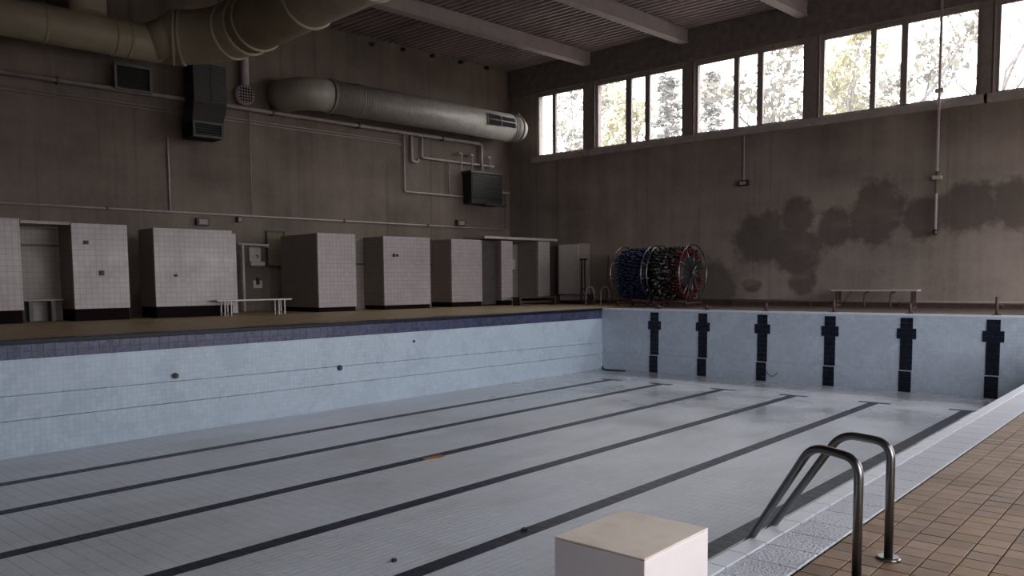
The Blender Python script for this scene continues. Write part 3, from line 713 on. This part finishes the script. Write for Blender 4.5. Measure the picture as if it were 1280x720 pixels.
def arc(t0, t1, a0, a1, rr):
    vs = []; fs = []
    for k in range(nseg + 1):
        a = a0 + (a1 - a0) * k / nseg
        for tt in (t0, t1): vs.append(sw.p(tt, 1.25 + rr * math.cos(a), zz + rr * math.sin(a)))
    for k in range(nseg): fs.append((2 * k, 2 * k + 1, 2 * k + 3, 2 * k + 2))
    return vs, fs
b.add(*arc(1.35, 3.1, -.25, .55, r3 + .008)); obj('outlet_slot', b, 'void', sw.r)
b = MB()
for tt in (1.4, 2.25, 3.05): b.tube([sw.p(tt, 1.25 + (r3 + .02) * math.cos(a), zz + (r3 + .02) * math.sin(a)) for a in (-.25, 0, .25, .55)], .022, 6)
for a in (-.25, .15, .55): b.tube([sw.p(1.35, 1.25 + (r3 + .02) * math.cos(a), zz + (r3 + .02) * math.sin(a)), sw.p(3.1, 1.25 + (r3 + .02) * math.cos(a), zz + (r3 + .02) * math.sin(a))], .022, 6)
obj('outlet_frame', b, 'galvanised', sw.r)
b = MB(); sw_lug = sw.p(.95, 1.6, zz + r3 - .02); b.ico(sw_lug, .09); obj('lug', b, 'galvanised', sw.r)
# hanging rods
tag(obj('tie_rod', MB().tube([(-22.3, 20.6, 10.3), LW(7.8, .05, 10.5)], .018, 6), 'pipe_grey'), 'thin slanted rod between left wall and the nearest roof beam', 'rod')
tag(obj('tie_rod', MB().tube([(-17.35, 23.6, 10.7), (-20.2, 26.6, 10.7)], .012, 6), 'cable_grey'), 'thin slack wire under the ceiling between two roof beams', 'wire')
for t_, z_, lb in ((7.7, 10.42, 'dark bracket under the ceiling where the slanted rod meets the left wall'), (6.15, 10.5, 'second dark bracket under the ceiling from the large duct'), (4.6, 10.52, 'third dark bracket under the ceiling from the large duct'),
                   (3.0, 10.55, 'fourth dark bracket under the ceiling from the large duct'), (1.45, 10.57, 'dark ceiling bracket nearest the corner of the window wall')):
    c = LF('ceiling_bracket', lb, 'bracket', t_, .2, z_, 'brackets under the ceiling on the left wall')
    obj('plate', c.bx(MB(), t_ - .09, t_ + .09, 0, .04, z_ + .04, z_ + .17), 'dark_unit', c.r); obj('lug', c.bx(MB(), t_ - .05, t_ + .05, .041, .2, z_ + .05, z_ + .15), 'dark_unit', c.r)

# ================================================================== END WALL AND END DECK
c = thing('wall_socket', 'small dark box at the end of a thin upright conduit', 'socket', (-13.68, W - .05, 4.6))
obj('conduit', MB().tube([(0, .02, .1), (0, .02, 1.78)], .025, 8), 'pipe_grey', c); obj('box', MB().box(-.21, .21, -.06, .049, -.1, .12), 'dark_unit', c, .015); obj('plate', MB().box(-.13, .13, -.075, -.061, -.05, .07), 'cable_grey', c)
c = thing('drop_pipe', 'long thin pipe hanging from the ceiling down across window and wall', 'pipe', (-6.98, W - .22, 2.4))
obj('run', MB().tube([(0, 0, .1), (0, 0, ZC - 2.41)], .045, 10), 'pipe_grey', c); obj('end_fitting', MB().tube([(0, 0, -.05), (0, 0, .02), (0, 0, .14)], [.05, .09, .09], 10), 'dark_metal', c)
for z in (4.2, 6.95): obj('clamp', MB().box(-.12, .12, -.06, .21 if z < 5 else .1, z - 2.46, z - 2.34), 'pipe_grey', c)
obj('sleeve', MB().tube([(0, 0, 1.3), (0, 0, 2.0)], .055, 10), 'board', c)
c = thing('floor_pipe', 'low brownish pipe along the foot of the window wall', 'pipe', (-16, W - .2, .2))
obj('run', MB().tube([(-2.2, 0, 0), (19.5, 0, 0)], .035, 10), 'cable_grey', c)
for x in (-1, 2, 5, 8, 11, 14, 17): obj('foot', MB().box(x - .03, x + .03, -.03, .03, -.2, -.034), 'rust_metal', c)
# bench on end deck
c = thing('bench', 'brown bench under the dark wall stains beside the far pool edge', 'bench', (-8.65, 28.4, 0))
for k in range(3): obj('slat', MB().box(-1.37, 1.37, -.22 + k * .15, -.08 + k * .15, .55, .61), 'bench_wood', c, .008)
for x, cv in ((-1.2, 0), (-.33, 1), (.5, 1), (1.2, 0)):
    b = MB()
    if cv: b.tube(rounded([(x + .15, 0, .54), (x, 0, .5), (x - .02, 0, .1), (x + .05, 0, .0)], .1), .03, 8)
    else: b.box(x - .04, x + .04, -.18, -.12, 0, .549); b.box(x - .04, x + .04, .12, .18, 0, .549); b.box(x - .03, x + .03, -.119, .119, .2, .25)
    obj('leg', b, 'rust_metal', c)
obj('brace', MB().tube([(-1.05, 0, .1), (-.75, 0, .54)], .018, 6), 'rust_metal', c)
# lane rope anchors at the far pool edge
for i, x in enumerate(LANES):
    hgt = [.14, .16, .24, .36, .28, .48][i]
    lab = ['tiny rusty lane anchor nearest the left pool corner', 'tiny rusty lane anchor in front of the rope reels', 'short rusty lane anchor above the third dark target from the left',
           'forked rusty lane anchor at the left end of the brown bench', 'forked rusty lane anchor at the right end of the brown bench', 'tallest rusty lane anchor, near the right picture edge'][i]
    c = thing('lane_anchor', lab, 'anchor', (x + .03, D + .22, .004), 0, 'lane anchors on the far pool edge')
    obj('post', MB().tube([(0, 0, .02), (0, 0, hgt)], .04, 10), 'rust_metal', c); obj('base_plate', MB().box(-.1, .1, -.08, .08, 0, .02), 'rust_metal', c)
    obj('hook', MB().tube(rounded([(-.16, 0, hgt * .55), (-.03, 0, hgt * .5), (.16, 0, hgt * .6)], .04), .018, 6), 'rust_metal', c)
# rope reels
def circ(cx, cy, cz, r, n=32): return [(cx, cy + r * math.cos(2 * math.pi * k / n), cz + r * math.sin(2 * math.pi * k / n)) for k in range(n)]
def reel(label, x0, x1, pal, rad=1.04):
    L = x1 - x0; c = thing('rope_reel', label, 'reel', (x0, 26.9, 0), 0, 'lane rope reels'); cz = 1.24
    obj('axle', MB().tube([(-.08, 0, cz), (L + .08, 0, cz)], .05, 10), 'steel', c)
    obj('core', MB().tube([(.06, 0, cz), (L - .06, 0, cz)], .62, 24), 'black_plastic', c)
    for x in (0, L):
        wh = obj('wheel', MB().tube(circ(x, 0, cz, rad, 40), .022, 8, closed=True), 'steel', c)
        for k in range(10):
            a = 2 * math.pi * k / 10 + .2
            obj('spoke', MB().tube([(x, 0, cz), (x, rad * math.cos(a), cz + rad * math.sin(a))], .013, 6), 'steel', wh)
        obj('hub', MB().tube([(x - .05, 0, cz), (x + .05, 0, cz)], .1, 14), 'dark_metal', wh)
        ft = MB(); ft.tube([(x, 0, cz), (x, -.55, .16)], .022, 8); ft.tube([(x, 0, cz), (x, .55, .16)], .022, 8); ft.box(x - .03, x + .03, -.62, .62, .12, .17)
        obj('stand', ft, 'rust_metal', c)
        for yy in (-.52, .52): obj('castor', MB().tube([(x - .03, yy, .06), (x + .03, yy, .06)], .06, 12), 'black_plastic', c)
    obj('base_rail', MB().tube([(0, -.5, .2), (L, -.5, .2)], .022, 8), 'rust_metal', c)
    groups = {}
    nx = int(L / .105)
    for layer, rr in ((0, .72), (1, .84), (2, .93)):
        for i in range(nx):
            x = .09 + (L - .18) * (i + .5) / nx
            nn = int(2 * math.pi * rr / .13)
            for k in range(nn):
                if layer == 2 and random.random() < .35: continue
                a = 2 * math.pi * k / nn + random.uniform(-.02, .02) + i * .3
                mat = pal((x + random.uniform(-.1, .1)) / L, layer, a)
                r_ = rr + random.uniform(-.03, .03)
                p = Vector((x + random.uniform(-.012, .012), r_ * math.cos(a), cz + r_ * math.sin(a))); d_ = Vector((0, -math.sin(a), math.cos(a)))
                groups.setdefault(mat, MB()).tube([p - d_ * .028, p + d_ * .028], .053, 7)
    for mat, mb in groups.items(): tag(obj(mat.split('_')[0] + '_rope_floats', mb, mat, c), kind='stuff')
def blue_pal(u, l, a): return 'blue_plastic' if random.random() < .93 else 'black_plastic'
def mix_pal(u, l, a):
    if u > .72: return 'red_plastic' if random.random() < .7 else 'black_plastic'
    if u < .55: return 'white_plastic' if random.random() < .3 else 'black_plastic'
    return 'black_plastic' if random.random() < .75 else ('red_plastic' if random.random() < .6 else 'white_plastic')
reel('wheeled storage reel wound with blue lane ropes', -17.55, -16.2, blue_pal)
reel('wheeled storage reel wound with black, white and red lane ropes', -15.95, -14.6, mix_pal)
# far grab rails, poles, low benches
for (x, y, lab) in ((-18.75, 26.2, 'thin bent grab rail left of the rope reels, farther from them'), (-18.2, 26.45, 'thin bent grab rail right beside the rope reels')):
    c = thing('grab_rail', lab, 'rail', (x, y, 0), .3, 'grab rails beside the rope reels')
    obj('tube', MB().tube(rounded([(-.17, 0, .01), (-.17, 0, .6), (-.05, 0, .74), (.08, 0, .74), (.18, 0, .55), (.18, 0, .3)], .12), .016, 8), 'cable_grey', c); obj('foot', MB().tube([(-.17, 0, 0), (-.17, 0, .012)], .05, 12), 'steel', c)
    obj('stay', MB().tube([(.18, 0, .3), (.18, 0, .0)], .016, 8), 'dark_metal', c)
c = thing('crutch_stand', 'dark upright double pole stand leaning by the tall locker', 'stand', (-20.35, 28.0, 0))
obj('pole', MB().tube([(-.13, 0, 0), (-.1, 0, 1.85)], .03, 8), 'dark_unit', c); obj('pole', MB().tube([(.08, 0, 0), (.04, 0, 1.85)], .03, 8), 'dark_unit', c); obj('crossbar', MB().box(-.2, .16, -.05, .05, 1.85, 1.92), 'dark_unit', c); obj('rung', MB().box(-.11, .07, -.02, .02, .6, .65), 'dark_unit', c)
tag(obj('thin_pole', MB().tube([(-19.8, 28.85, 0), (-19.8, 29.05, 2.05)], .022, 8), 'dark_metal'), 'thin dark pole leaning on the wall between locker and reels', 'pole')
def low_bench(label, x, y, L, rz, h=.36):
    c = thing('low_bench', label, 'bench', (x, y, 0), rz, 'low dark wooden benches')
    for k in range(3): obj('plank', MB().box(-L / 2, L / 2, -.27 + k * .18, -.1 + k * .18, h - .05, h), 'dark_wood', c, .006)
    for xx in (-L / 2 + .12, L / 2 - .12): obj('trestle', MB().box(xx - .04, xx + .04, -.24, .24, 0, h - .051), 'dark_wood', c)
    obj('rail', MB().box(-L / 2 + .161, L / 2 - .161, -.03, .03, .1, .18), 'dark_wood', c)
low_bench('low dark wooden bench before the last cubicles', -21.3, 25.85, 2.1, math.radians(80), .34)
low_bench('low dark wooden bench in front of the tall locker', -20.6, 27.6, 1.9, math.radians(8), .42)

# ================================================================== FOREGROUND
bx0, bx1, by0, by1, bzt = -2.035, -1.60, 2.59, 3.10, -.068
c = thing('starting_block', 'pale square block with a worn beige top on the near pool edge', 'block', ((bx0 + bx1) / 2, (by0 + by1) / 2, ZR + .006))
hx, hy, hh = (bx1 - bx0) / 2, (by1 - by0) / 2, bzt - ZR - .006
obj('body', MB().box(-hx, hx, -hy, hy, .0, hh - .0101), 'block_side', c, .004)
obj('top_slab', MB().box(-hx, hx, -hy, hy, hh - .01, hh), 'block_top', c, .004, 2)
# handrails: each rises from the walkway, bends over the pool edge and runs down the pool wall
for yy, e, lab in ((3.965, .42, 'bent steel handrail on the pool edge, nearest the pale block'), (4.47, .20, 'bent steel handrail on the pool edge with its round floor flange in view')):
    c = thing('pool_handrail', lab, 'handrail', (-1.26, yy, ZR), 0, 'bent steel handrails')
    pth = rounded([(0, 0, .016), (0, 0, .625), (-.28, e * .33, .632), (-.79, e, -.11), (-.79, e, -1.15)], .095, 10)
    obj('tube', MB().tube(pth, .0225, 18), 'steel', c)
    obj('flange', MB().tube([(0, 0, 0), (0, 0, .01), (0, 0, .016)], [.062, .062, .05], 24), 'steel', c)
    obj('wall_clamp', MB().tube([(-.711, e, -.95), (-.768, e, -.95)], .03, 16), 'dark_metal', c)
# debris on the pool floor
def scrap(name, label, x, y, r, mat, h=.012, sx=1.0, rz=0., z=ZF + .001):
    b = MB(); n = 9; pts = []
    for k in range(n):
        a = 2 * math.pi * k / n; q = r * random.uniform(.7, 1.1); px, py = q * sx * math.cos(a), q * math.sin(a); pts.append((px * math.cos(rz) - py * math.sin(rz), px * math.sin(rz) + py * math.cos(rz)))
    b.prism(pts, 0, h); o = obj(name, b, mat); o.location = (x, y, z); tag(o, label, 'debris'); return o
scrap('rusty_scrap', 'orange rusty scrap lying on the third lane line', -10.42, 9.8, .1, 'rust_scrap', .012, 2.6, 1.45, ZF + .002)
scrap('dark_scrap', 'small dark pebble on the pool floor left of the block', -6.85, 5.8, .035, 'dark_unit', .03)
scrap('dark_scrap', 'small dark lump on the fifth lane line', -6.45, 7.6, .045, 'dark_unit', .03, 1, 0, ZF + .002)
tag(obj('hose', MB().tube(rounded([(-16.2, 23.4, ZF + .12), (-16.25, 23.45, ZF + .03), (-15.9, 23.2, ZF + .03), (-15.2, 23.3, ZF + .03)], .12), .03, 8), 'dark_unit'), 'short dark hose lying in the far left pool corner', 'hose')
tag(obj('wire_loop', MB().tube(rounded([(-10.35, D - .09, -1.8), (-10.25, D - .1, -1.95), (-10.1, D - .1, -1.98), (-9.98, D - .09, -1.85)], .06), .01, 6), 'dark_unit'), 'thin dark wire hanging low on the far pool wall', 'wire')

# ================================================================== TREES OUTSIDE
def tree(label, x, y, top, kind, seed, spread=2.2):
    if seed % 2 == 0: x, y, top = x * 1.2, y * 1.2, .99 + (top - .99) * 1.2    # second row, farther from the building
    rnd = random.Random(seed); base = -2.5; Ht = top - base
    c = thing('tree', label, 'tree', (x, y, base), rnd.uniform(0, 6), 'trees outside the windows')
    wood = MB(); tips = []
    if kind == 'conifer':
        wood.tube([(0, 0, 0), (.05, 0, Ht * .5), (0, 0, Ht)], [.22, .14, .02], 6)
        for k in range(46):
            h = Ht * (.25 + .74 * k / 46); L = spread * (1.05 - h / Ht) * rnd.uniform(.75, 1.1) + .15; a = k * 2.4
            e = Vector((L * math.cos(a), L * math.sin(a), h - L * .2)); wood.tube([(0, 0, h), e], [.035, .008], 4)
            for q in range(8):
                f = rnd.uniform(.25, 1); tips.append((Vector((0, 0, h)).lerp(e, f), .22))
    else:
        def grow(p, d, L, r, lev):
            n = 4; pts = [p]; q = p.copy(); dd = d.copy()
            for i in range(n):
                dd = (dd + Vector((rnd.uniform(-.18, .18), rnd.uniform(-.18, .18), rnd.uniform(-.02, .12)))).normalized(); q = q + dd * L / n; pts.append(q.copy())
            wood.tube(pts, [r * (1 - .55 * i / n) for i in range(n + 1)], 5, cap=False)
            if lev == 0:
                tips.extend((pt, .28) for pt in pts[1:]); return
            kids = 10 if lev == 3 else 4
            for k in range(kids):
                f = rnd.uniform(.35, 1) if lev < 3 else .35 + .65 * (k + 1) / kids
                i = min(n - 1, int(f * n)); pt = pts[i].lerp(pts[i + 1], f * n - i)
                a = rnd.uniform(0, 6.28); sp = rnd.uniform(.45, .9)
                nd = (dd * math.cos(sp) + Vector((math.cos(a), math.sin(a), .25)).normalized() * math.sin(sp)).normalized()
                grow(pt, nd, L * rnd.uniform(.45, .62) * (.48 if lev == 3 else 1), r * .45, lev - 1)
        grow(Vector((0, 0, 0)), Vector((0, 0, 1)), Ht * .8, .2, 3)
    obj('wood', wood, 'birch_bark' if kind == 'bare' else 'bark', c)
    lf = MB(); cnt = {'conifer': 16, 'leafy': 3, 'yellow': 5, 'bare': 0}[kind]
    if cnt:
        for pt, s_ in tips:
            for k in range(cnt):
                o_ = pt + Vector((rnd.gauss(0, s_), rnd.gauss(0, s_), rnd.gauss(0, s_ * .8))); u = Vector((rnd.gauss(0, 1), rnd.gauss(0, 1), rnd.gauss(0, 1))).normalized(); v = u.orthogonal().normalized()
                z = rnd.uniform(.12, .26); lf.add([o_ - u * z, o_ + v * z * .6, o_ + u * z, o_ - v * z * .6], [(0, 1, 2, 3)])
        tag(obj('foliage', lf, {'conifer': 'needle_green', 'leafy': 'leaf_green', 'yellow': 'leaf_yellow'}[kind], c), kind='stuff')
tree('bare branching tree seen through the leftmost window', -34.9, 43.5, 14.5, 'leafy', 1)
tree('thin yellowish tree seen at the left of the second window', -29.9, 46.5, 12.9, 'yellow', 2)
tree('dense grey green tree at the right of the second window', -26.2, 45, 13.9, 'conifer', 3, 3.0)
tree('pointed conifer at the left of the third window', -23.3, 45, 13.7, 'conifer', 4, 3.2)
tree('small tree low at the right of the third window', -18.2, 45, 12.0, 'leafy', 5)
tree('broad yellow green tree at the left of the fourth window', -15.6, 45, 13.4, 'yellow', 6)
tree('grey leafy tree behind the narrow pane of the fourth window', -13.4, 46, 13.2, 'leafy', 7)
tree('bare birch at the right of the fourth window', -9.7, 45, 14.0, 'bare', 8)
tree('bare tree behind the window at the right picture edge', -7.5, 45, 14.5, 'bare', 9)
